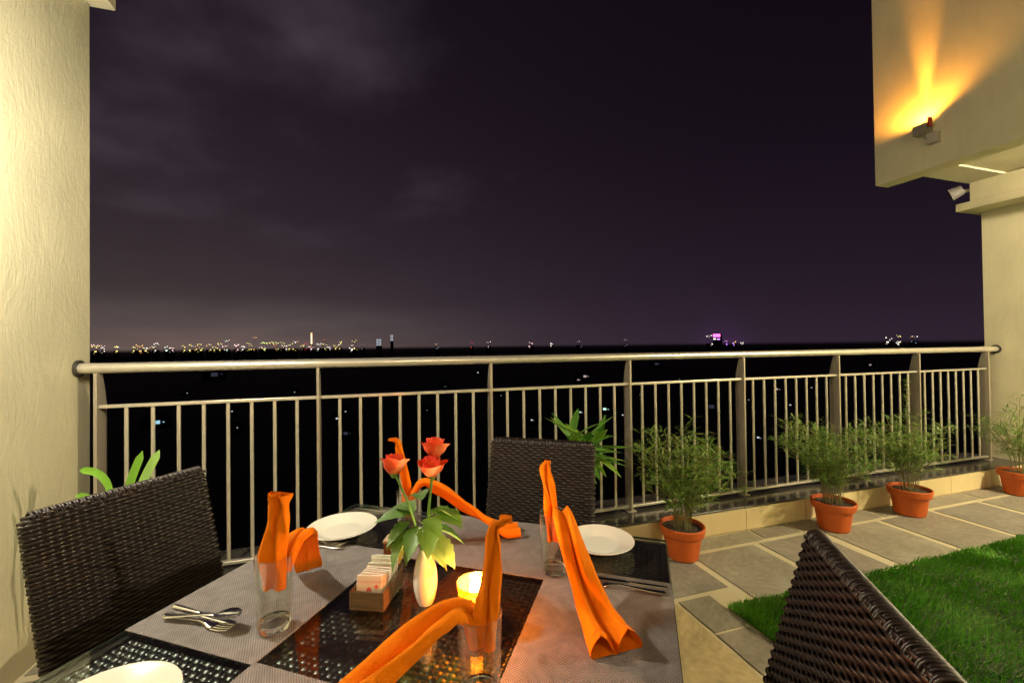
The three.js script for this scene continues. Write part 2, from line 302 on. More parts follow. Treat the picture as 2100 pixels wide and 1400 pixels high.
    part('wall', box(-wide / 2, 0, -dd / 2, wide / 2, H, dd / 2), dark, t);
    const win = (px, py, w, h, m) => part('lit_window', box(px - w / 2, py - h / 2, dd / 2 + 0.02, px + w / 2, py + h / 2, dd / 2 + 0.5), m, t);
    if (c === 'T') for (let k = 0; k < 7; k++) win(0, H - 3.6 - k * 8.5, 7.4, 6.6, k ? wm.T : wm.o);
    else if (c === 'W' || c === 'W2') for (let k = 0; k < 4; k++) for (const sd of [-1, 1]) win(sd * wide * 0.245, H - 3.2 - k * 8.5, wide * 0.42, 5.2, wm[c]);
    else if (c === 'M') { win(-2, H - 6, 24, 11, wm.M); win(-9, H - 19, 8, 5, wm.w); win(4, H - 20, 10, 5, wm.V); }
    else { // a lit window or two under the roof, lamps standing above it
      const n = c === 'yg' ? 9 : 3 + Math.floor(R() * 3);
      for (let k = 0; k < n; k++) {
        const px = -wide / 2 + (k + 0.2 + 0.6 * R()) * wide / n, r = 1.0 + 1.5 * R() * R(), up = Math.max(1.5, rise + 9 * (R() - 0.6)), m = R() < 0.15 ? wm.w : R() < 0.12 ? wm.o : wm[c];
        const l = part('roof_lamp', lampGeo, m, t, [px, H + up, 0]); l.scale.setScalar(r);
        part('mast', mastGeo, dark, l).scale.set(1 / r, up / r, 1 / r);
      }
      for (let k = 0; k < 2; k++) { const w = 2.5 + R() * 3, px = (R() - 0.5) * (wide - w - 1); win(px, H - 2.2 - k * 5.5, w, 2.4 + R() * 1.6, k ? wm[c + 'd'] || wm[c] : wm[c]); }
    }
  });
  // houses down in the dark plain, each with its lamp
  const cyan = glow([0.45, 0.8, 1], 0.8), white = glow([0.9, 0.95, 1], 0.75), faint = glow([0.6, 0.7, 1], 0.045), pink = glow([1, 0.75, 0.7], 0.45), blue = glow([0.15, 0.5, 1], 1.0), green = glow([0.6, 1, 0.85], 1.0);
  const houses = [[-23, -7.6, cyan, 5, 'pale blue'], [-23.6, -7.43, white, 2, 'white'], [-18.1, -3.13, faint, 6, 'very faint'], [-16.5, -6.91, white, 1.5, 'white'], [-16, -8.69, white, 1.2, 'white'], [-5.5, -8.69, white, 2.6, 'white'], [-4.5, -7.87, white, 1.6, 'white'], [-4.5, -10.67, faint, 5, 'very faint'], [12.4, -3.58, white, 1.8, 'white'], [19.6, -9.83, white, 2.3, 'white'], [26.8, -4.35, pink, 4, 'pinkish'], [25.9, -4.7, pink, 2.5, 'pinkish'], [26.1, -8.84, white, 2.6, 'white'], [29.3, -8.5, green, 4.2, 'greenish white'], [31.6, -9.04, white, 2, 'white'], [44.2, -16.6, blue, 4, 'bright blue'], [49, -5.4, pink, 3, 'pinkish'], [50.3, -6.97, white, 1.6, 'white'], [47.1, -10.78, white, 2.4, 'white'], [42.2, -7.9, faint, 6, 'very faint'], [35.9, -2.74, faint, 4, 'very faint'], [57.3, -2.47, pink, 1.8, 'pinkish'], [52.3, -4.98, pink, 1.4, 'pinkish'], [8, -5.4, faint, 3, 'very faint'], [-20.5, -4.6, white, 0.9, 'white'], [-10.2, -5.2, white, 1.0, 'white'], [5.6, -8.2, pink, 1.0, 'pinkish'], [15.5, -6.6, white, 1.0, 'white'], [22.8, -6.1, pink, 1.2, 'pinkish'], [33.8, -6.4, white, 1.0, 'white'], [38.6, -4.4, pink, 1.1, 'pinkish'], [40.3, -9.4, white, 1.2, 'white'], [46.2, -6.6, white, 1.0, 'white'], [54.5, -7.3, pink, 1.2, 'pinkish'], [2.5, -6.3, faint, 3, 'very faint']];
  houses.sort((p, q) => p[0] - q[0]);
  for (const [az, el, m, size, word] of houses) {
    const D = 41 / Math.tan(-el * Math.PI / 180) - 4, s = D / 500, [x, z] = polar(az, D), w = size * 0.9 * s, h = size * 0.62 * s;
    const rank = seen['h' + word] = (seen['h' + word] || 0) + 1, total = houses.filter((q) => q[4] === word).length;
    const t = thing('distant_house', total === 1 ? `dark house in the plain below with a ${word} light seen through the railing` : `${nth(rank)} from the left of the dark houses below showing ${word} lights`, 'house', [x, -42, z], -az * Math.PI / 180, `houses in the dark plain with ${word} lights`);
    part('wall', box(-w * 1.6 - 2, 0, -6, w * 1.6 + 2, 3 + h * 2, 0), dark, t);
    part('roof', [new THREE.ConeGeometry((w * 1.6 + 2) * 1.45, 2.2, 4).rotateY(Math.PI / 4).scale(1, 1, 0.45).translate(0, 4.1 + h * 2, -3)], dark, t);
    part('lit_window', box(-w / 2, 2 - h / 2 + h, 0.02, w / 2, 2 + h / 2 + h, 0.1), m, t);
    if (size > 2.2) part('lit_window', box(w * 0.9, 1.6 + h, 0.02, w * 0.9 + w * 0.3, 1.6 + h * 1.3, 0.1), m, t);
  }
}

// ------------------------------------------------------------------ lamps
function pointLamp(t, spec, local, castName) {
  const l = new THREE.PointLight(rgb(...spec.color), spec.cd, 0, 2); l.position.set(...local); l.castShadow = true; l.shadow.radius = 2.2; l.name = castName;
  t.add(l);
}
{
  for (const [spec, dir, label] of [[LAMP_LEFT, 1, 'small round wall lamp above the left end of the terrace'], [LAMP_RIGHT, -1, 'small round wall lamp on the right wall']]) {
    const t = thing('wall_lamp', label, 'lamp', spec.at, 0);
    part('lamp_globe', new THREE.SphereGeometry(0.045, 24, 16), glow(spec.color, 14), t);
    const wx = dir > 0 ? -1.329 - spec.at[0] : 5.419 - spec.at[0];
    part('bracket', [new THREE.CylinderGeometry(0.035, 0.035, 0.02, 20).rotateZ(Math.PI / 2).translate(wx + dir * 0.01, 0, 0), new THREE.CylinderGeometry(0.008, 0.008, Math.abs(wx) - 0.04, 10).rotateZ(Math.PI / 2).translate((wx + -dir * 0.04) / 2, 0, 0)], M.fitting, t);
    pointLamp(t, spec, [0, 0, 0], 'lamp_light');
  }
  const t = thing('pole_lamp', 'round globe lamp on a slim pole behind the lawn', 'lamp', [LAMP_BACK.at[0], 0, LAMP_BACK.at[2]], 0);
  part('lamp_globe', new THREE.SphereGeometry(0.07, 24, 16), glow(LAMP_BACK.color, 10), t, [0, LAMP_BACK.at[1], 0]);
  part('pole', [new THREE.CylinderGeometry(0.018, 0.022, LAMP_BACK.at[1] - 0.07, 14).translate(0, (LAMP_BACK.at[1] - 0.07) / 2, 0), new THREE.CylinderGeometry(0.12, 0.13, 0.02, 24).translate(0, 0.011, 0)], M.fitting, t);
  pointLamp(t, LAMP_BACK, [0, LAMP_BACK.at[1], 0], 'lamp_light');
}
{ // the orange uplight on the upper wall
  const t = thing('wall_uplight', 'small wall lamp throwing orange light up the upper wall', 'lamp', [4.0, 2.80, -2.13], 0);
  part('lamp_body', [new RoundedBoxGeometry(0.085, 0.075, 0.085, 2, 0.006).translate(-0.05, 0.035, -0.01)], M.fitting, t);
  part('lamp_lens', [new THREE.CylinderGeometry(0.03, 0.03, 0.004, 24).translate(-0.05, 0.0755, -0.01)], glow([1, 0.62, 0.14], 9), t);
  part('bracket', [box(-0.055, -0.085, 0.012, -0.002, -0.004, 0.075, 0.004), box(-0.03, -0.02, -0.02, -0.002, 0.02, 0.02)], mat([0.42, 0.38, 0.33], 0.6), t);
  const red = part('side_shield', [box(-0.085, 0.035, 0.038, -0.045, 0.105, 0.05, 0.003)], mat([0.35, 0.03, 0.012], 0.6), t);
  for (const [cd, ang, pen, x, dir] of [[UPLIGHT.cd, 1.45, 0.4, -0.10, [0.06, 1, -0.2]], [UPLIGHT.beam, 0.19, 1, -0.05, [0.035, 1, 0.0]]]) {
    const s = new THREE.SpotLight(rgb(...UPLIGHT.color), cd, 0, ang, pen, 2); s.position.set(x, 0.084, -0.01); s.target.position.set(x + dir[0], 0.08 + dir[1], -0.01 + dir[2]); s.castShadow = true; s.shadow.radius = 1;
    s.name = 'uplight_beam'; t.add(s); t.add(s.target);
  }
  const f = thing('flood_lamp', 'small grey floodlight, switched off, beside the ledge of the right wall', 'lamp', [5.2, 2.63, -2.57], 0.5);
  part('lamp_head', [new THREE.CylinderGeometry(0.045, 0.06, 0.09, 20).rotateX(1.2)], mat([0.16, 0.15, 0.14], 0.6), f);
  part('bracket', [box(0.0, -0.012, -0.01, 0.03, 0.012, 0.09)], M.fitting, f);
}

// ------------------------------------------------------------------ railing
{
  const t = thing('balcony_railing', 'beige metal balcony railing with a round handrail and thin upright bars', 'railing', [0, 0, -2.427]);
  const cyl = (r, l) => new THREE.CylinderGeometry(r, r, l, 20);
  part('handrail', cyl(0.0245, 6.745).rotateZ(Math.PI / 2).translate(2.045, 1.150, 0.004), M.steel, t);
  part('mid_rail', box(-1.25, 0.965, -0.014, 5.25, 0.981, 0.014, 0.003), M.steel, t);
  part('bottom_rail', box(-1.25, 0.170, -0.014, 5.25, 0.186, 0.014, 0.003), M.steel, t);
  const sh = new THREE.Shape(); sh.moveTo(0.03, 0.148); sh.lineTo(0.03, 1.127); sh.lineTo(-0.012, 1.127); sh.quadraticCurveTo(-0.032, 1.06, -0.046, 0.975); sh.lineTo(-0.046, 0.148);
  const pg = new THREE.ExtrudeGeometry(sh, { depth: 0.010, bevelEnabled: true, bevelSize: 0.0012, bevelThickness: 0.0012, bevelSegments: 1, curveSegments: 10 });
  pg.rotateY(-Math.PI / 2); pg.translate(0.005, 0, 0);
  const bg = cyl(0.0085, 0.779).translate(0, 0.5755, 0);
  for (let i = 0; i < 8; i++) {
    const x = -1.2513 + i * 0.9294;
    part('post', pg, M.steelPlate, t, [x, 0, 0]);
    part('post_foot', box(-0.03, 0.1485, -0.05, 0.03, 0.155, 0.034, 0.002), M.steelPlate, t, [x, 0, 0]);
    if (i < 7) for (let k = 1; k < 9; k++) part('bar', bg, M.steel, t, [x + k * 0.9294 / 9, 0, 0]);
  }
  for (const [x, s] of [[-1.326, 1], [5.416, -1]]) {
    part('flange', new THREE.CylinderGeometry(0.039, 0.039, 0.010, 28).rotateZ(Math.PI / 2), M.fittingDark, t, [x + s * 0.003, 1.150, 0.004]);
  }
}

// ------------------------------------------------------------------ potted plants
function potMeshes(t, s = 1) {
  const prof = [[0, 0.004], [0.078, 0.004], [0.083, 0], [0.088, 0.008], [0.105, 0.130], [0.107, 0.133], [0.120, 0.136], [0.122, 0.142], [0.127, 0.178], [0.126, 0.184], [0.121, 0.186], [0.115, 0.182], [0.109, 0.135], [0.104, 0.12]].map(([a, b]) => [a * s, b * s]);
  part('pot', lathe(prof, 56), M.pot, t);
  const sg = new THREE.CircleGeometry(0.112 * s, 40, 0).rotateX(-Math.PI / 2).translate(0, 0.163 * s, 0);
  part('soil', sg, M.soil, t);
}
function leafGeo(base, dir, normal, len, wid, bend = 0.2) { // pointed blade with a fold line
  const side = dir.clone().cross(normal).normalize(), pos = [], st = [[0, 0.12], [0.3, 0.95], [0.55, 0.85], [0.8, 0.45], [1, 0]];
  const P = (t) => base.clone().addScaledVector(dir, len * t).addScaledVector(normal, -bend * len * t * t);
  for (const [t, w] of st) { const c = P(t), e = side.clone().multiplyScalar(wid * w / 2), up = normal.clone().multiplyScalar(wid * w * 0.18); for (const q of [c.clone().sub(e).add(up), c, c.clone().add(e).add(up)]) pos.push(q.x, q.y, q.z); }
  const idx = []; for (let i = 0; i < st.length - 1; i++) for (let j = 0; j < 2; j++) { const a = i * 3 + j; idx.push(a, a + 1, a + 3, a + 1, a + 4, a + 3); }
  const g = new THREE.BufferGeometry(); g.setAttribute('position', new THREE.Float32BufferAttribute(pos, 3)); g.setIndex(idx); g.computeVertexNormals();
  g.setAttribute('uv', new THREE.Float32BufferAttribute(new Float32Array(pos.length / 3 * 2), 2));
  return g;
}
function bambooPot(label, x, z, H, spread, seed, lean, count = 26) {
  const t = thing('potted_bamboo', label, 'potted plant', [x, 0, z], seed, 'potted plants along the kerb');
  potMeshes(t, 1);
  const R = rng(seed * 97 + 11), stems = [], leaves = [[], [], []], L = V3(Math.cos(seed) * lean, 0, Math.sin(seed) * lean);
  for (let s = 0; s < count; s++) {
    const a = R() * 6.283, r0 = 0.05 * Math.sqrt(R()), out = spread * (0.25 + 0.75 * Math.sqrt(R())), h = H * (0.52 + 0.5 * R()) * (1 - 0.18 * out / spread);
    const p0 = V3(Math.cos(a) * r0, 0.155, Math.sin(a) * r0), p3 = V3(Math.cos(a) * out * 0.9, 0.17 + h, Math.sin(a) * out * 0.9).add(L.clone().multiplyScalar(h));
    const p1 = p0.clone().lerp(p3, 0.35).add(V3(-Math.cos(a) * out * 0.14, 0.05, -Math.sin(a) * out * 0.14)), p2 = p0.clone().lerp(p3, 0.72).add(V3(0, 0.03, 0));
    const curve = new THREE.CatmullRomCurve3([p0, p1, p2, p3]);
    stems.push(new THREE.TubeGeometry(curve, 9, 0.0018, 5));
    const nt = 9 + Math.floor(R() * 5);
    for (let k = 0; k < nt; k++) {
      const u = 0.2 + 0.80 * (k + R()) / nt, q = curve.getPoint(Math.min(1, u)), b = R() * 6.283, tl = 0.04 + 0.10 * R();
      const d = V3(Math.cos(b), 0.25 + 0.6 * R(), Math.sin(b)).normalize(), e = q.clone().addScaledVector(d, tl);
      stems.push(new THREE.TubeGeometry(new THREE.CatmullRomCurve3([q, q.clone().lerp(e, 0.5).add(V3(0, 0.006, 0)), e]), 3, 0.0008, 4));
      const nl = 4 + Math.floor(R() * 4);
      for (let i = 0; i < nl; i++) {
        const w = q.clone().lerp(e, 0.25 + 0.75 * (i + 0.5) / nl), ang = R() * 6.283, dd = V3(Math.cos(ang), -0.35 + 1.2 * R(), Math.sin(ang)).addScaledVector(d, 0.7).normalize();
        const n = V3(R() - 0.5, 1, R() - 0.5).normalize(); n.addScaledVector(dd, -n.dot(dd)).normalize();
        leaves[R() < 0.45 ? 0 : R() < 0.72 ? 1 : 2].push(leafGeo(w, dd, n, 0.038 + 0.040 * R(), 0.0054 + 0.0034 * R(), 0.25));
      }
    }
  }
  if (seed === 3) { // one tall sprig
    const c = new THREE.CatmullRomCurve3([V3(0, 0.16, 0), V3(0.02, 0.5, 0.0), V3(-0.02, 0.80, 0.02), V3(-0.03, 0.95, 0.03)]); stems.push(new THREE.TubeGeometry(c, 12, 0.0018, 5));
    for (let k = 0; k < 46; k++) { const q = c.getPoint(0.55 + 0.45 * k / 45), b = k * 2.4, d = V3(Math.cos(b), 0.3 + 0.5 * R(), Math.sin(b)).normalize(), n = V3(0, 1, 0).addScaledVector(d, -d.y).normalize(); leaves[k % 3].push(leafGeo(q, d, n, 0.05 + 0.03 * R(), 0.007, 0.25)); }
  }
  part('stems', stems, M.bambooStem, t);
  leaves.forEach((l, i) => { const o = part('leaves', l, M.bamboo[i], t); o.userData.kind = 'stuff'; });
  return t;
}
bambooPot('potted bamboo right behind the dining table, leftmost full terracotta pot by the kerb', 1.657, -2.075, 0.60, 0.30, 1, 0.03, 36);
bambooPot('potted bamboo in a terracotta pot just past the corner of the right-hand chair', 2.85, -2.07, 0.62, 0.31, 2, -0.12, 36);
bambooPot('thin potted bamboo with one tall sprig, standing between two other orange pots', 3.60, -2.075, 0.60, 0.29, 3, 0.05, 26);
bambooPot('sparse potted bamboo in the terracotta pot against the right wall', 4.87, -2.06, 0.66, 0.30, 4, 0.02, 19);
{ // broad leaved plant behind the far chair
  const t = thing('potted_shrub', 'bushy plant with broad glossy green leaves rising behind the far wicker chair', 'potted plant', [1.03, 0, -2.08]);
  potMeshes(t, 1.0);
  const R = rng(404), stems = [];
  for (let s = 0; s < 5; s++) {
    const a = s * 1.26 + 0.4, top = V3(Math.cos(a) * 0.07, 0.66 + 0.07 * R(), Math.sin(a) * 0.07), c = new THREE.CatmullRomCurve3([V3(Math.cos(a) * 0.03, 0.15, Math.sin(a) * 0.03), V3(Math.cos(a) * 0.05, 0.4, Math.sin(a) * 0.05), top]);
    stems.push(new THREE.TubeGeometry(c, 10, 0.005, 7));
    for (let k = 0; k < 12; k++) {
      const u = 0.86 + 0.14 * k / 11, q = c.getPoint(u), b = a + k * 2.4, el = -0.15 + 1.1 * (k / 11) ** 2 + 0.4 * (R() - 0.5), d = V3(Math.cos(b) * Math.cos(el), Math.sin(el), Math.sin(b) * Math.cos(el)).normalize();
      const n = V3(0, 1, 0).addScaledVector(d, -d.y); if (n.length() < 0.2) n.set(Math.cos(b), 0, Math.sin(b)); n.normalize();
      part('leaf', leafGeo(q, d, n, 0.16 + 0.08 * R(), 0.042 + 0.016 * R(), 0.16), M.broad[Math.floor(R() * 3)], t);
    }
  }
  part('stems', stems, M.bambooStem, t);
}
{ // strap leaved plant behind the left chair
  const t = thing('potted_lily', 'plant with long arching bright green strap leaves behind the left chair', 'potted plant', [-0.98, 0, -2.0]);
  potMeshes(t, 1.0);
  const strap = (pts, w, m) => {
    const c = new THREE.CatmullRomCurve3(pts.map((q) => V3(...q))), rings = [], n = 16;
    for (let i = 0; i <= n; i++) { const u = i / n, q = c.getPoint(u), tg = c.getTangent(u), side = tg.clone().cross(V3(0.25, 0.1, 1)).normalize(), nn = side.clone().cross(tg).normalize(), ww = w * Math.sin(Math.PI * Math.min(1, 0.22 + 0.78 * (1 - u)) ** 0.75) * (u > 0.98 ? 0.05 : 1); rings.push([q.clone().addScaledVector(side, -ww / 2).addScaledVector(nn, ww * 0.12), q, q.clone().addScaledVector(side, ww / 2).addScaledVector(nn, ww * 0.12)]); }
    part('leaf', skin(rings, false), m, t);
  };
  strap([[0, 0.16, 0], [0.0, 0.45, 0.01], [0.04, 0.70, 0.0], [0.085, 0.84, 0]], 0.027, M.strap[0]);
  strap([[0.02, 0.16, 0], [0.06, 0.45, 0.0], [0.085, 0.70, 0.01], [0.14, 0.84, 0.0]], 0.030, M.strap[1]);
  strap([[-0.02, 0.16, 0], [0.0, 0.5, 0.02], [-0.015, 0.72, 0.015], [-0.05, 0.775, 0.02], [-0.10, 0.79, 0.02]], 0.026, M.strap[0]);
  strap([[-0.02, 0.16, 0], [-0.03, 0.5, 0.04], [-0.05, 0.66, 0.02], [-0.11, 0.70, 0.02]], 0.028, M.strap[0]);
  strap([[0, 0.16, -0.02], [-0.02, 0.42, -0.06], [-0.06, 0.55, -0.16], [-0.12, 0.5, -0.26]], 0.036, M.strap[0]);
  strap([[0.03, 0.16, -0.02], [0.08, 0.42, -0.06], [0.17, 0.58, -0.1], [0.27, 0.55, -0.12]], 0.036, M.strap[0]);
  strap([[0.01, 0.16, 0.03], [0.05, 0.42, 0.06], [0.12, 0.55, 0.1], [0.2, 0.50, 0.12]], 0.036, M.strap[1]);
}

// ------------------------------------------------------------------ chairs
const TC = [0.0359, -0.7692], TA = -34.35 * Math.PI / 180, ca = Math.cos(TA), sa = Math.sin(TA);
const onTable = (x, y, z) => [TC[0] + x * ca + z * sa, y, TC[1] - x * sa + z * ca];       // table axes (x along, z towards the diner) -> world
const TOP = 0.75;
function sleeve(w, th, y0, y1, pitch, stake, amp, inset = () => 0) { // woven strands going round a flat panel
  const geos = [], n = Math.round((y1 - y0) / pitch);
  for (let i = 0; i < n; i++) {
    const y = y0 + (i + 0.5) * pitch, W = w - 2 * inset(y), r = th / 2, straight = W - th, per = 2 * straight + Math.PI * th, cells = 2 * Math.round(per / stake / 2), S = cells * 4, rings = [];
    for (let k = 0; k < S; k++) {
      let s = k / S * per, c, nr;
      if (s < straight) { c = V3(-straight / 2 + s, y, r); nr = V3(0, 0, 1); }
      else if (s < straight + Math.PI * r) { const a = (s - straight) / r; nr = V3(Math.sin(a), 0, Math.cos(a)); c = V3(straight / 2, y, 0).addScaledVector(nr, r); }
      else if (s < 2 * straight + Math.PI * r) { s -= straight + Math.PI * r; c = V3(straight / 2 - s, y, -r); nr = V3(0, 0, -1); }
      else { const a = (s - 2 * straight - Math.PI * r) / r; nr = V3(-Math.sin(a), 0, -Math.cos(a)); c = V3(-straight / 2, y, 0).addScaledVector(nr, r); }
      c.addScaledVector(nr, amp * Math.sin(Math.PI * cells * k / S + i * Math.PI) - amp);
      rings.push([0, 1, 2, 3, 4].map((j) => { const a = j / 5 * 6.283 + 0.31; return c.clone().addScaledVector(nr, Math.cos(a) * 0.0017).add(V3(0, Math.sin(a) * pitch * 0.46, 0)); }));
    }
    geos.push(skin(rings, true, true));
  }
  return geos;
}
const chairParts = (() => {
  const w = 0.395, th = 0.034, y0 = 0.40, y1 = 0.892;
  const inset = (y) => { const d = y - (y1 - 0.014); return d > 0 ? 0.014 - Math.sqrt(Math.max(0, 0.014 ** 2 - d * d)) : 0; };
  const weave = mergeGeometries(sleeve(w, th, y0, y1, 0.0090, 0.0158, 0.0024, inset).map((g) => g.toNonIndexed()));
  const trim = [];
  for (let x = -w / 2 + 0.016; x <= w / 2 - 0.015; x += 0.0064) { const pts = []; for (let k = 0; k <= 6; k++) { const a = Math.PI * k / 6; pts.push(V3(x + (Math.round(x / 0.0064) % 2 ? 0.0012 : -0.0012) * Math.cos(a), y1 - 0.008 + 0.0165 * Math.sin(a), Math.cos(a) * (th / 2 - 0.001))); } trim.push(new THREE.TubeGeometry(new THREE.CatmullRomCurve3(pts), 8, 0.0031, 5)); }
  const core = new RoundedBoxGeometry(w - 0.012, y1 - y0 - 0.006, th - 0.012, 3, 0.009).translate(0, (y0 + y1) / 2, 0);
  const seat = mergeGeometries(sleeve(0.43, 0.05, -0.21, 0.21, 0.0105, 0.024, 0.0018).map((g) => g.toNonIndexed())); seat.rotateX(Math.PI / 2); seat.translate(0, 0.41, 0);
  const seatCore = new RoundedBoxGeometry(0.42, 0.04, 0.41, 3, 0.015).translate(0, 0.41, 0);
  const leg = new RoundedBoxGeometry(0.036, 0.385, 0.036, 2, 0.005).translate(0, 0.1925, 0);
  return { weave, trim: mergeGeometries(trim.map((g) => g.toNonIndexed())), core, seat, seatCore, leg };
})();
function makeChair(label) { // sitter looks to -z
  const t = thing('wicker_chair', label, 'chair', [0, 0, 0], 0, 'dark wicker chairs round the table');
  const tilt = (o) => { o.rotation.x = 0.253; o.position.set(0, 0.012, 0.005); return o; };
  const b = tilt(part('backrest', chairParts.weave, M.wicker, t));
  part('backrest_core', chairParts.core, M.wickerCore, b); part('top_braid', chairParts.trim, M.wicker, b);
  const s = part('seat', chairParts.seat, M.wicker, t); part('seat_core', chairParts.seatCore, M.wickerCore, s);
  for (const x of [-0.185, 0.185]) for (const z of [-0.18, 0.18]) part('leg', chairParts.leg, M.darkWood, t, [x, 0, z]);
  return t;
}
{
  const set = (o, x, z, turn) => { o.position.set(...onTable(x, 0, z)); o.rotation.set(0, TA + turn, 0); };
  const c1 = makeChair('dark wicker chair on the left of the table, in front of the cream wall');
  const copy = (label) => { const c = c1.clone(); c.name = numbered('wicker_chair'); c.userData = { ...c1.userData, label }; scene.add(c); return c; };
  const top = 0.228;   // how far the top of the back stands behind the seat's middle
  set(c1, -0.86 + top, -0.083, -Math.PI / 2);
  const c2 = copy('dark wicker chair at the far side of the table, close to the railing');
  set(c2, 0.04, -0.868 + top, Math.PI);
  const c3 = copy('dark wicker chair in front of the lawn, its back cut off by the picture');
  set(c3, 0.703 - top, -0.075, Math.PI / 2);
}

// ------------------------------------------------------------------ table
{
  const t = thing('wicker_table', 'square dark wicker table with a glass top', 'table', onTable(0, 0, 0), TA);
  const h = 0.45;
  part('glass_top', box(-h, TOP - 0.006, -h, h, TOP, h), M.pane, t);
  part('glass_edge', [box(-h, TOP - 0.0055, h + 0.0003, h, TOP - 0.0005, h + 0.0012), box(-h, TOP - 0.0055, -h - 0.0012, h, TOP - 0.0005, -h - 0.0003), box(h + 0.0003, TOP - 0.0055, -h, h + 0.0012, TOP - 0.0005, h), box(-h - 0.0012, TOP - 0.0055, -h, -h - 0.0003, TOP - 0.0005, h)], M.paneEdge, t);
  // woven top under the glass
  const P = 0.0118, n = 74, y = TOP - 0.0135, geos = [];
  const strand = (i, along) => {
    const rings = [], o = (i - (n - 1) / 2) * P, S = n * 4;
    for (let k = 0; k <= S; k++) {
      const s = -n * P / 2 + k / S * n * P, c = Math.sin(Math.PI * (k / 4) + (i + (along ? 0 : 1)) * Math.PI) * 0.0019;
      rings.push([-1, -0.5, 0.5, 1].map((q) => { const off = o + q * P * 0.43, yy = y + c + (Math.abs(q) < 0.9 ? 0.0011 : 0); return along ? V3(s, yy, off) : V3(off, yy, s); }));
    }
    const g = skin(rings, false); if (along) g.index.array.reverse(), g.computeVertexNormals();
    return g.toNonIndexed();
  };
  for (let i = 0; i < n; i++) { geos.push(strand(i, true), strand(i, false)); }
  part('woven_top', mergeGeometries(geos), M.tableWicker, t);
  part('top_board', box(-h + 0.012, TOP - 0.035, -h + 0.012, h - 0.012, TOP - 0.0195, h - 0.012), M.wickerCore, t);
  const frame = [];
  for (const s of [-1, 1]) { frame.push(box(-h, TOP - 0.07, s * h - (s > 0 ? 0.014 : 0), h, TOP - 0.0075, s * h + (s > 0 ? 0 : 0.014), 0.003)); frame.push(box(s * h - (s > 0 ? 0.014 : 0), TOP - 0.07, -h + 0.0145, s * h + (s > 0 ? 0 : 0.014), TOP - 0.0075, h - 0.0145, 0.003)); }
  part('apron', frame, M.tableWicker, t);
  for (const x of [-0.41, 0.41]) for (const z of [-0.41, 0.41]) part('leg', new RoundedBoxGeometry(0.055, TOP - 0.0705, 0.055, 2, 0.006).translate(0, (TOP - 0.0705) / 2, 0), M.tableWicker, t, [x, 0, z]);
}
const Y = TOP + 0.0004;
// place mats
for (const [x, z, w, d, label] of [[-0.309, -0.028, 0.284, 0.372, 'grey woven place mat in front of the left chair'], [0.018, -0.322, 0.372, 0.256, 'grey woven place mat at the far side of the table'], [0.326, -0.058, 0.248, 0.382, 'grey woven place mat in front of the right chair'], [0.02, 0.302, 0.380, 0.30, 'grey woven place mat at the near edge of the table']]) {
  const o = part('place_mat', metreUV(new RoundedBoxGeometry(w, 0.0018, d, 2, 0.0008)), M.placeMat, null, onTable(x, Y + 0.0009, z)); o.rotation.y = TA;
  tag(o, label, 'place mat', 'grey place mats on the table');
}
const YM = Y + 0.0022;
// plates
for (const [x, z, r, label] of [[-0.349, -0.265, 0.087, 'white plate at the far left corner of the table'], [0.298, -0.368, 0.080, 'white plate at the far right corner beside the orange napkin'], [-0.268, 0.295, 0.087, 'white plate cut off by the lower edge at the near left corner']]) {
  const k = r / 0.087, prof = [[0, 0.0045], [0.045, 0.0045], [0.05, 0.0048], [0.058, 0.0085], [0.080, 0.0165], [0.0862, 0.0185], [0.087, 0.0178], [0.0862, 0.0168], [0.080, 0.0140], [0.059, 0.0055], [0.052, 0.0012], [0.050, 0], [0.047, 0.0012], [0, 0.0018]].map(([a, b]) => [a * k, b]);
  const o = part('plate', lathe(prof, 72), M.china, null, onTable(x, YM, z)); tag(o, label, 'plate', 'white side plates');
}
// glasses
function glass(x, z, label, h = 0.125) {
  const t = thing('water_glass', label, 'glass', onTable(x, YM, z), 0, 'clear water glasses on the table');
  const rb = 0.0265, rt = 0.0305;
  part('glass_wall', lathe([[rb - 0.004, 0.0004], [rb - 0.0006, 0.0012], [rb, 0.004], [rt, h - 0.001], [rt - 0.0006, h], [rt - 0.0013, h - 0.001], [rb - 0.0014, 0.0165]], 56), M.tumbler, t);
  part('glass_foot', lathe([[0, 0.0022], [rb - 0.008, 0.0018], [rb - 0.0055, 0.0008], [rb - 0.0028, 0.0022], [rb - 0.0016, 0.008], [rb - 0.0016, 0.0148], [rb - 0.006, 0.0125], [0, 0.0115]], 48), M.thickGlass, t);
  part('glass_rim', new THREE.TorusGeometry(rt - 0.0006, 0.0009, 8, 64).rotateX(Math.PI / 2).translate(0, h, 0), M.thickGlass, t);
  return t;
}
glass(-0.205, 0.083, 'tall clear glass with an upright orange napkin on the left place mat');
glass(0.218, -0.226, 'tall clear glass beside the far right plate holding a napkin');
glass(0.186, 0.117, 'tall clear glass at the near edge in front of the candle', 0.116);
glass(-0.150, -0.262, 'tall clear glass behind the roses');

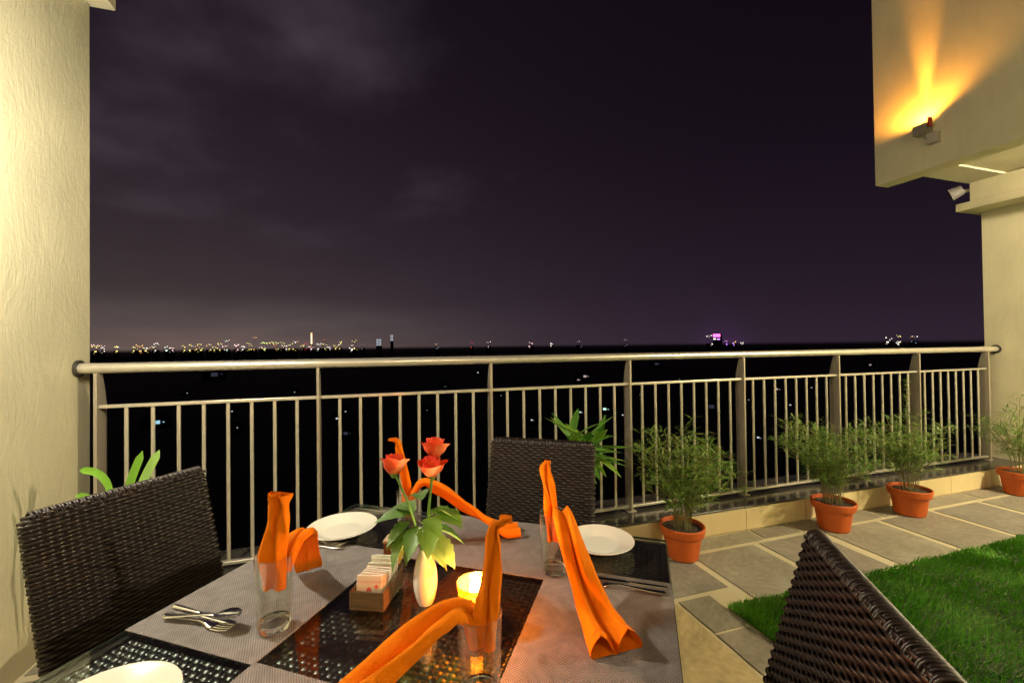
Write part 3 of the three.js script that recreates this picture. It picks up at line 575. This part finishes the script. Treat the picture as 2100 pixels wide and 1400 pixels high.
// ------------------------------------------------------------------ napkins: folded cloth swept along a path, [x, y, z, width, side vector]
function cloth(path, seg, pleat, seed, face = 1) {
  const c = new THREE.CatmullRomCurve3(path.map((q) => V3(...onTable(q[0], TOP + q[1], q[2]))), false, 'centripetal');
  const R = rng(seed), rings = [], ph = R() * 6, N = path.length - 1;
  const prof = [[-1, 0], [-0.97, 0.16], [-0.82, 0.30], [-0.58, 0.36], [-0.34, 0.30], [-0.16, 0.14], [-0.06, -0.02], [0.04, -0.03], [0.10, 0.12], [0.26, 0.30], [0.50, 0.38], [0.76, 0.30], [0.95, 0.15], [1, 0]];
  for (let i = 0; i <= seg; i++) {
    const u = i / seg, f = u * N, a = Math.min(N - 1, Math.floor(f)), b = f - a, A = path[a], B = path[a + 1], s = b * b * (3 - 2 * b);
    const w = A[3] + (B[3] - A[3]) * s, sv = [4, 5, 6].map((k) => A[k] + (B[k] - A[k]) * s), o0 = onTable(0, 0, 0), o1 = onTable(sv[0], sv[1], sv[2]);
    const q = c.getPoint(u), tg = c.getTangent(u), side = V3(o1[0] - o0[0], o1[1] - o0[1], o1[2] - o0[2]); side.addScaledVector(tg, -side.dot(tg)).normalize();
    const n = side.clone().cross(tg).normalize().multiplyScalar(face), ring = [], wob = 1 + 0.12 * Math.sin(u * 9 + ph), pl = pleat * wob * (path[a][7] ?? 1);
    const up = prof.map(([x, h]) => [x * w / 2 * (1 + 0.05 * Math.sin(u * 11 + ph)) + 0.0018 * Math.sin(u * 13 + x * 3 + ph), h * w * pl * (1 + 0.5 * u * u) * (1 + 0.35 * Math.sin(u * 8 + x * 5 + ph)) + 0.0009 * Math.sin(u * 27 + x * 9 + ph) + 0.0007 * Math.sin(x * 19 + u * 5 + ph * 3)]);
    for (const [x, h] of up) ring.push(q.clone().addScaledVector(side, x).addScaledVector(n, h + 0.0018));
    for (const [x, h] of up.slice().reverse()) ring.push(q.clone().addScaledVector(side, x * 0.97).addScaledVector(n, Math.min(h, 0.001) - 0.0018));
    rings.push(ring);
  }
  return skin(rings, true, false, false);
}
function napkin(label, parts) {
  const t = thing('napkin', label, 'napkin', [0, 0, 0], 0, 'orange napkins in the glasses');
  const first = parts[0][1][0], at = onTable(first[0], TOP, first[2]); t.position.set(...at);
  for (const [name, path, pleat, seed, face] of parts) part(name, cloth(path, 40, pleat, seed, face).translate(-at[0], -at[1], -at[2]), M.napkin, t);
}
napkin('orange napkin standing straight up in the left glass', [
  ['upright_fold', [[-0.203, 0.072, 0.085, 0.040, 0.95, 0, -0.3], [-0.203, 0.125, 0.084, 0.044, 0.95, 0, -0.3], [-0.198, 0.175, 0.082, 0.038, 0.95, 0, -0.3], [-0.194, 0.215, 0.08, 0.034, 0.95, 0, -0.3], [-0.192, 0.234, 0.08, 0.038, 0.95, 0, -0.3]], 0.55, 3],
  ['draped_fold', [[-0.198, 0.10, 0.072, 0.030, 0.9, 0, -0.3], [-0.186, 0.14, 0.058, 0.032, 0.9, 0.1, -0.3], [-0.186, 0.148, 0.035, 0.034, 0.9, 0, -0.3], [-0.205, 0.118, 0.008, 0.036, 0.9, 0.2, -0.3], [-0.235, 0.075, -0.025, 0.044, 0.8, 0.3, -0.4], [-0.262, 0.03, -0.055, 0.05, 0.8, 0.3, -0.5], [-0.285, 0.008, -0.08, 0.05, 0.7, 0.1, -0.6]], 0.5, 4]]);
napkin('orange napkin falling in a long fold over the right place mat', [
  ['upright_fold', [[0.215, 0.068, -0.226, 0.028, 0.95, 0, -0.3], [0.214, 0.125, -0.226, 0.029, 0.95, 0, -0.3], [0.208, 0.18, -0.224, 0.026, 0.95, 0, -0.3], [0.203, 0.218, -0.222, 0.024, 0.95, 0, -0.3], [0.206, 0.238, -0.222, 0.012, 0.95, 0.2, -0.3]], 0.7, 5],
  ['draped_fold', [[0.226, 0.085, -0.226, 0.030, 0.95, 0, -0.2], [0.233, 0.128, -0.216, 0.036, 0.95, 0, -0.2], [0.242, 0.136, -0.200, 0.040, 0.97, 0, -0.2], [0.262, 0.108, -0.165, 0.044, 0.98, 0, -0.1], [0.290, 0.066, -0.115, 0.050, 1, 0, -0.05], [0.320, 0.030, -0.07, 0.062, 1, 0, 0], [0.345, 0.012, -0.038, 0.074, 1, 0, 0], [0.358, 0.008, -0.014, 0.082, 1, 0, 0.05]], 0.62, 6, -1]]);
napkin('orange napkin hanging over the lower left rim of the near glass', [
  ['upright_fold', [[0.191, 0.072, 0.117, 0.032, 0.9, 0, -0.3], [0.196, 0.120, 0.115, 0.034, 0.9, 0, -0.3], [0.201, 0.165, 0.113, 0.029, 0.9, 0, -0.3], [0.205, 0.205, 0.112, 0.022, 0.9, 0, -0.3], [0.209, 0.236, 0.110, 0.014, 0.9, 0.2, -0.3], [0.218, 0.243, 0.108, 0.012, 0.3, 0.5, -0.6], [0.230, 0.245, 0.105, 0.008, 0.2, 0.5, -0.7]], 0.6, 7],
  ['draped_fold', [[0.180, 0.078, 0.118, 0.030, -0.1, 0, 1], [0.172, 0.113, 0.122, 0.036, -0.1, 0, 1], [0.160, 0.124, 0.130, 0.040, 0.1, -0.1, 1], [0.142, 0.118, 0.143, 0.044, 0.35, -0.35, 0.7], [0.112, 0.093, 0.161, 0.047, 0.45, -0.4, 0.65], [0.078, 0.062, 0.180, 0.050, 0.45, -0.35, 0.65], [0.046, 0.035, 0.198, 0.053, 0.4, -0.2, 0.75], [0.012, 0.014, 0.216, 0.056, 0.35, 0, 0.9], [-0.01, 0.008, 0.228, 0.056, 0.35, 0, 0.9]], 0.62, 8, -1]]);
napkin('orange napkin behind the roses, arched over the far place mat', [
  ['upright_fold', [[-0.152, 0.072, -0.262, 0.022, 0.9, 0, -0.4], [-0.157, 0.125, -0.262, 0.024, 0.9, 0, -0.4], [-0.164, 0.185, -0.258, 0.022, 0.9, 0, -0.4], [-0.172, 0.235, -0.254, 0.017, 0.9, 0, -0.4], [-0.178, 0.252, -0.25, 0.012, 0.9, 0, -0.4], [-0.194, 0.256, -0.243, 0.006, 0.5, 0.4, -0.4]], 0.6, 9],
  ['draped_fold', [[-0.144, 0.085, -0.262, 0.026, 0.3, 0, 0.9], [-0.132, 0.128, -0.264, 0.036, 0.3, 0.3, 0.9], [-0.112, 0.145, -0.270, 0.046, 0.3, 0.5, 0.8], [-0.080, 0.128, -0.285, 0.054, 0.4, 0.7, 0.7], [-0.03, 0.082, -0.312, 0.062, 0.4, 0.6, 0.7], [0.025, 0.036, -0.342, 0.066, 0.4, 0.3, 0.85], [0.06, 0.012, -0.362, 0.068, 0.35, 0, 0.9], [0.092, 0.0075, -0.380, 0.06, 0.35, 0, 0.9]], 0.4, 10]]);

// ------------------------------------------------------------------ cutlery: outline swept flat, [along, half width, height]
function blade(st, th) {
  const rings = st.map(([x, w, y, dish = 0]) => [V3(x, y + dish, -w), V3(x, y - dish * 0.6 + th * 0.5, -w * 0.45), V3(x, y - dish + th * 0.5, 0), V3(x, y - dish * 0.6 + th * 0.5, w * 0.45), V3(x, y + dish, w), V3(x, y - dish * 0.6 - th * 0.5, w * 0.45), V3(x, y - dish - th * 0.5, 0), V3(x, y - dish * 0.6 - th * 0.5, -w * 0.45)]);
  return skin(rings, true, false, true);
}
const handleSt = [[0, 0.004, 0.003], [0.004, 0.0075, 0.003], [0.03, 0.0062, 0.0035], [0.06, 0.004, 0.005], [0.085, 0.003, 0.0065]];
function knife(x, z, turn, label, y = YM) {
  const t = thing('knife', label, 'knife', onTable(x, y, z), TA + turn, 'table knives');
  part('handle', blade([[0, 0.004, 0.003], [0.004, 0.006, 0.003], [0.05, 0.0052, 0.003], [0.072, 0.0045, 0.003]], 0.004), M.cutlery, t);
  part('blade', blade([[0.0722, 0.004, 0.003], [0.085, 0.0075, 0.003], [0.12, 0.0085, 0.003], [0.15, 0.007, 0.003], [0.165, 0.001, 0.003]], 0.0016), M.cutlery, t);
}
function fork(x, z, turn, label, y = YM) {
  const t = thing('fork', label, 'fork', onTable(x, y, z), TA + turn, 'table forks');
  part('handle', blade(handleSt.concat([[0.1, 0.0055, 0.005], [0.11, 0.0095, 0.003], [0.118, 0.0102, 0.002]]), 0.0022), M.cutlery, t);
  for (const k of [-1.5, -0.5, 0.5, 1.5]) part('tine', blade([[0.1182, 0.0016, 0.002], [0.135, 0.0014, 0.0022], [0.15, 0.0012, 0.0045], [0.158, 0.0006, 0.0075]], 0.0018), M.cutlery, t, [0, 0, k * 0.0054]);
}
function spoon(x, z, turn, label, y = YM, pitch = 0) {
  const t = thing('spoon', label, 'spoon', onTable(x, y, z), TA + turn, null); t.rotation.order = 'YXZ'; t.rotation.z = pitch;
  part('handle', blade(handleSt.concat([[0.105, 0.0035, 0.006]]), 0.0022), M.cutlery, t);
  part('bowl', blade([[0.1052, 0.0038, 0.006, 0], [0.112, 0.011, 0.006, 0.0015], [0.125, 0.0165, 0.0065, 0.003], [0.140, 0.0165, 0.0068, 0.003], [0.152, 0.0115, 0.007, 0.0018], [0.158, 0.002, 0.0072, 0]], 0.0016), M.cutlery, t);
}
knife(-0.437, 0.088, -0.05, 'knife lying beside the spoon on the left place mat');
spoon(-0.415, 0.118, 0.10, 'spoon with a raised bowl on the left place mat', YM + 0.002, 0.10);
fork(-0.425, 0.112, 0.02, 'fork under the spoon on the left place mat');
knife(-0.445, -0.185, 0.0, 'knife at the far edge of the left place mat, below the far left plate');
fork(-0.448, -0.207, -0.06, 'fork beside the far left plate');
fork(0.438, -0.205, Math.PI, 'fork at the right table edge below the far right plate');
knife(0.442, -0.228, Math.PI, 'knife at the right table edge nearest the far right plate', Y);

// ------------------------------------------------------------------ vase and roses
{
  const t = thing('bud_vase', 'small white porcelain bud vase holding three roses', 'vase', onTable(0.008, Y, -0.055));
  part('vase_body', lathe([[0, 0.0006], [0.012, 0.0006], [0.0135, 0.002], [0.0178, 0.012], [0.0218, 0.030], [0.0226, 0.044], [0.0212, 0.062], [0.0165, 0.082], [0.0115, 0.094], [0.0102, 0.099], [0.011, 0.103], [0.0098, 0.1035], [0.009, 0.098], [0.010, 0.092]], 56), M.vase, t);
}
function petalGeo(len, wid, cup, curl) { // local: grows along +y, opens to +z
  const rows = 7, cols = 7, rings = [];
  for (let i = 0; i <= rows; i++) {
    const v = i / rows, w = wid * Math.sin(Math.PI * (0.12 + 0.62 * v)) ** 0.8, ring = [];
    for (let j = 0; j <= cols; j++) { const u = j / cols * 2 - 1; ring.push(V3(Math.sin(u * 1.15) * w / 2 * 1.05, len * v * (1 - 0.12 * u * u * v), cup * Math.sin(v * 2.2) * 0.9 - 0.55 * w * u * u * 0.62 + curl * Math.max(0, v - 0.72) ** 1.5 * len * 8)); }
    rings.push(ring);
  }
  return skin(rings, false);
}
const petals = [petalGeo(0.033, 0.020, 0.004, 0.0), petalGeo(0.034, 0.027, 0.008, 0.05), petalGeo(0.034, 0.033, 0.013, 0.13), petalGeo(0.031, 0.036, 0.017, 0.28)];
function serrated(len, wid) {
  const pos = [], idx = [], n = 12;
  for (let i = 0; i <= n; i++) { const t = i / n, w = wid * Math.sin(Math.PI * t ** 0.8) * (i % 2 ? 1.08 : 0.9), y = -0.20 * len * t * t, lift = 0.22 * w; pos.push(-w / 2, y + lift, len * t, 0, y, len * t, w / 2, y + lift, len * t); }
  for (let i = 0; i < n; i++) for (let j = 0; j < 2; j++) { const a = i * 3 + j; idx.push(a, a + 3, a + 1, a + 1, a + 3, a + 4); }
  const g = new THREE.BufferGeometry(); g.setAttribute('position', new THREE.Float32BufferAttribute(pos, 3)); g.setAttribute('uv', new THREE.Float32BufferAttribute(new Float32Array(pos.length / 3 * 2), 2)); g.setIndex(idx); g.computeVertexNormals();
  return g;
}
const leaflet = [serrated(0.058, 0.034), serrated(0.046, 0.027), serrated(0.068, 0.038)];
function rose(label, head, tiltX, tiltZ, seed, leaves, scale = 1) {
  const at = onTable(0.008, Y + 0.0, -0.055), t = thing('rose', label, 'rose', at, TA, 'roses in the white vase');
  const R = rng(seed), rel = V3(head[0] - 0.008, head[1], head[2] + 0.055);
  part('stem', tube([[0, 0.03, 0], [rel.x * 0.1, 0.10, rel.z * 0.1], [rel.x * 0.55, 0.10 + (rel.y - 0.1) * 0.52, rel.z * 0.5], [rel.x, rel.y - 0.018, rel.z]], 0.0022, 18, 8), M.roseStem, t);
  const b = new THREE.Group(); b.name = 'bloom'; b.position.copy(rel); b.rotation.set(tiltX, seed, tiltZ); b.scale.setScalar(scale); t.add(b);
  const add = (k, n, rad, lean, m, y) => { for (let i = 0; i < n; i++) { const p = part('petal', petals[k], m(i), b), a = (i + 0.37 * k) / n * 6.283 + 0.25 * R(); p.rotation.order = 'YXZ'; p.rotation.set(lean + 0.12 * (R() - 0.5), a, 0.1 * (R() - 0.5)); p.position.set(Math.sin(a) * rad, y - 0.018, Math.cos(a) * rad); } };
  add(0, 3, 0.001, -0.12, () => M.petal[0], 0.003); add(1, 4, 0.002, -0.04, () => M.petal[0], 0.002); add(2, 5, 0.003, 0.02, (i) => M.petal[i % 2], 0); add(3, 5, 0.004, 0.12, (i) => M.petal[1 + (i % 2)], -0.002);
  part('calyx', lathe([[0, -0.026], [0.0035, -0.025], [0.0075, -0.019], [0.0085, -0.014], [0.006, -0.012], [0, -0.013]], 16), M.roseStem, b);
  for (const [x, y, z, yaw, pit, k, m, s] of leaves) {
    const g = part('leaf', leaflet[k], M.roseLeaf[m], t); g.position.set(x - 0.008, y, z + 0.055); g.rotation.order = 'YXZ'; g.rotation.set(pit, yaw, (R() - 0.5) * 0.7); g.scale.setScalar(s || 1);
  }
}
rose('orange rose at the left of the bouquet, turned away to the left', [-0.043, 0.262, -0.035], 0.0, 0.35, 5, [[-0.01, 0.17, -0.05, -1.9, -0.1, 2, 0, 1], [-0.02, 0.15, -0.05, -0.7, 0.5, 0, 0, 1], [-0.004, 0.135, -0.05, -1.3, 0.35, 2, 1, 1], [-0.016, 0.125, -0.045, -1.4, 1.0, 0, 1, 1], [0, 0.19, -0.06, -2.5, -0.1, 0, 0, 1], [-0.006, 0.115, -0.055, -1.7, 0.9, 0, 0, 1], [-0.012, 0.165, -0.05, -1.2, 0.0, 2, 0, 1.1], [-0.016, 0.14, -0.045, -0.3, 0.7, 2, 0, 1.1], [-0.02, 0.175, -0.06, -2.2, 0.3, 0, 1, 1.1]]);
rose('orange rose highest in the bouquet', [0.020, 0.288, -0.075], -0.30, -0.1, 11, [[0.012, 0.17, -0.06, 1.5, 0.0, 2, 0, 1.05], [0.02, 0.155, -0.07, 1.9, 0.2, 0, 1, 1], [0.01, 0.16, -0.06, 2.6, 0, 0, 0, 1], [0.0, 0.14, -0.07, -2.7, 0.3, 0, 1, 1], [0.025, 0.17, -0.065, 1.2, -0.15, 2, 1, 1.1], [0.02, 0.14, -0.06, 2.2, 0.4, 2, 0, 1.1]]);
rose('orange rose in the middle of the bouquet, facing the front', [0.026, 0.258, -0.050], 0.05, -0.05, 17, [[0.012, 0.13, -0.05, 1.1, 0.45, 2, 2, 1], [0.012, 0.16, -0.05, 1.0, 0.1, 0, 1, 1], [0.016, 0.112, -0.055, 1.6, 0.7, 0, 2, 1], [0.02, 0.15, -0.045, 0.5, 0.3, 2, 1, 1], [0.022, 0.128, -0.05, 1.3, 0.5, 2, 2, 1.05], [0.004, 0.15, -0.04, 0.1, 0.5, 0, 0, 1.1]]);

// ------------------------------------------------------------------ candle
{
  const t = thing('candle_holder', 'amber glass votive bowl with a burning candle', 'candle', onTable(0.121, Y, -0.028));
  part('glass_bowl', lathe([[0, 0.0008], [0.017, 0.0008], [0.021, 0.003], [0.0265, 0.018], [0.030, 0.038], [0.0318, 0.060], [0.0335, 0.072], [0.0325, 0.0725], [0.0305, 0.060], [0.0285, 0.038], [0.025, 0.02], [0.019, 0.006], [0, 0.005]], 56), M.amber, t);
  const c = part('wax', lathe([[0, 0.0062], [0.018, 0.0065], [0.0205, 0.012], [0.0225, 0.040], [0.021, 0.0415], [0, 0.040]], 40), M.wax, t);
  part('wick', new THREE.CylinderGeometry(0.0007, 0.0007, 0.009, 6).translate(0, 0.044, 0), M.blackRubber, t);
  part('flame', lathe([[0, 0], [0.007, 0.003], [0.0115, 0.011], [0.010, 0.021], [0.0045, 0.034], [0, 0.043]], 24).translate(0, 0.047, 0), glow([1, 0.72, 0.3], 40), t);
  const l = new THREE.PointLight(rgb(...CANDLE.color), CANDLE.cd, 0, 2); l.position.set(0, 0.062, 0); l.castShadow = true; l.shadow.radius = 0.25; l.name = 'candle_light'; t.add(l);
}

// ------------------------------------------------------------------ sugar caddy and sachets
{
  const turn = 0.18, W = 0.066, D = 0.096, H = 0.034, th = 0.004, cx = -0.094, cz = -0.052;
  const t = thing('sugar_caddy', 'small open wooden tray filled with paper sachets', 'caddy', onTable(cx, Y, cz), TA + turn);
  part('base_board', box(-W / 2, 0, -D / 2, W / 2, th, D / 2), M.caddy, t);
  for (const s of [-1, 1]) part('side_board', box(s * W / 2 - (s > 0 ? th : 0), th + 0.0002, -D / 2, s * W / 2 + (s > 0 ? 0 : th), H, D / 2, 0.0006), M.caddy, t);
  for (const s of [-1, 1]) part('end_board', box(-W / 2 + th + 0.0002, th + 0.0002, s * D / 2 - (s > 0 ? th : 0), W / 2 - th - 0.0002, H - 0.0008, s * D / 2 + (s > 0 ? 0 : th), 0.0006), M.caddy, t);
  const print = (tint, mark) => texture(64, (u, v) => { const b = (v > 0.72 && v < 0.8) || (v < 0.16); const m = (u - 0.5) ** 2 * 2 + (v - 0.45) ** 2 < 0.02 || ((u - 0.78) ** 2 + (v - 0.6) ** 2 < 0.006); return m ? mark : b ? tint : [0.96, 0.93, 0.88]; }, 1, true);
  const kinds = [mat([0.85, 0.82, 0.78], 0.6, { map: print([0.96, 0.82, 0.8], [0.88, 0.45, 0.42]) }), mat([0.85, 0.83, 0.78], 0.6, { map: print([0.8, 0.9, 0.85], [0.1, 0.5, 0.4]) })];
  const sg = new RoundedBoxGeometry(0.05, 0.05, 0.0046, 2, 0.002).translate(0, 0.025, 0);
  const cs = Math.cos(turn), sn = Math.sin(turn);
  const R = rng(8);
  for (let i = 0; i < 9; i++) {
    const k = i < 5 ? 0 : 1, z = k ? -0.034 + (i - 5) * 0.0085 : 0.036 - i * 0.0075, lx = (R() - 0.5) * 0.004;
    const o = part('sugar_sachet', sg, kinds[k], null, onTable(cx + lx * cs + z * sn, Y + th + 0.001 + (k ? 0.008 : 0) * R(), cz - lx * sn + z * cs));
    o.rotation.order = 'YXZ'; o.rotation.set(-0.16 - 0.05 * R(), TA + turn + (R() - 0.5) * 0.12, (R() - 0.5) * 0.08);
    tag(o, k ? 'white paper sachet with a small green mark at the back of the wooden tray' : 'white paper sachet with pale red print at the front of the wooden tray', 'sachet', k ? 'green marked sachets' : 'red printed sachets');
  }
  const b = thing('wooden_holder', 'small brown wooden cube holder behind the sugar tray', 'holder', onTable(-0.135, Y, -0.168), TA + 0.25);
  part('holder_body', new RoundedBoxGeometry(0.033, 0.05, 0.033, 2, 0.002).translate(0, 0.0252, 0), M.brownWood, b);
  part('holder_lid', new RoundedBoxGeometry(0.035, 0.006, 0.035, 2, 0.0015).translate(0, 0.0534, 0), mat([0.45, 0.36, 0.25], 0.5), b);
  part('paper_slip', box(0.0167, 0.006, -0.013, 0.0175, 0.046, 0.013), mat([0.75, 0.7, 0.6], 0.7), b);
}

renderer.render(scene, camera);
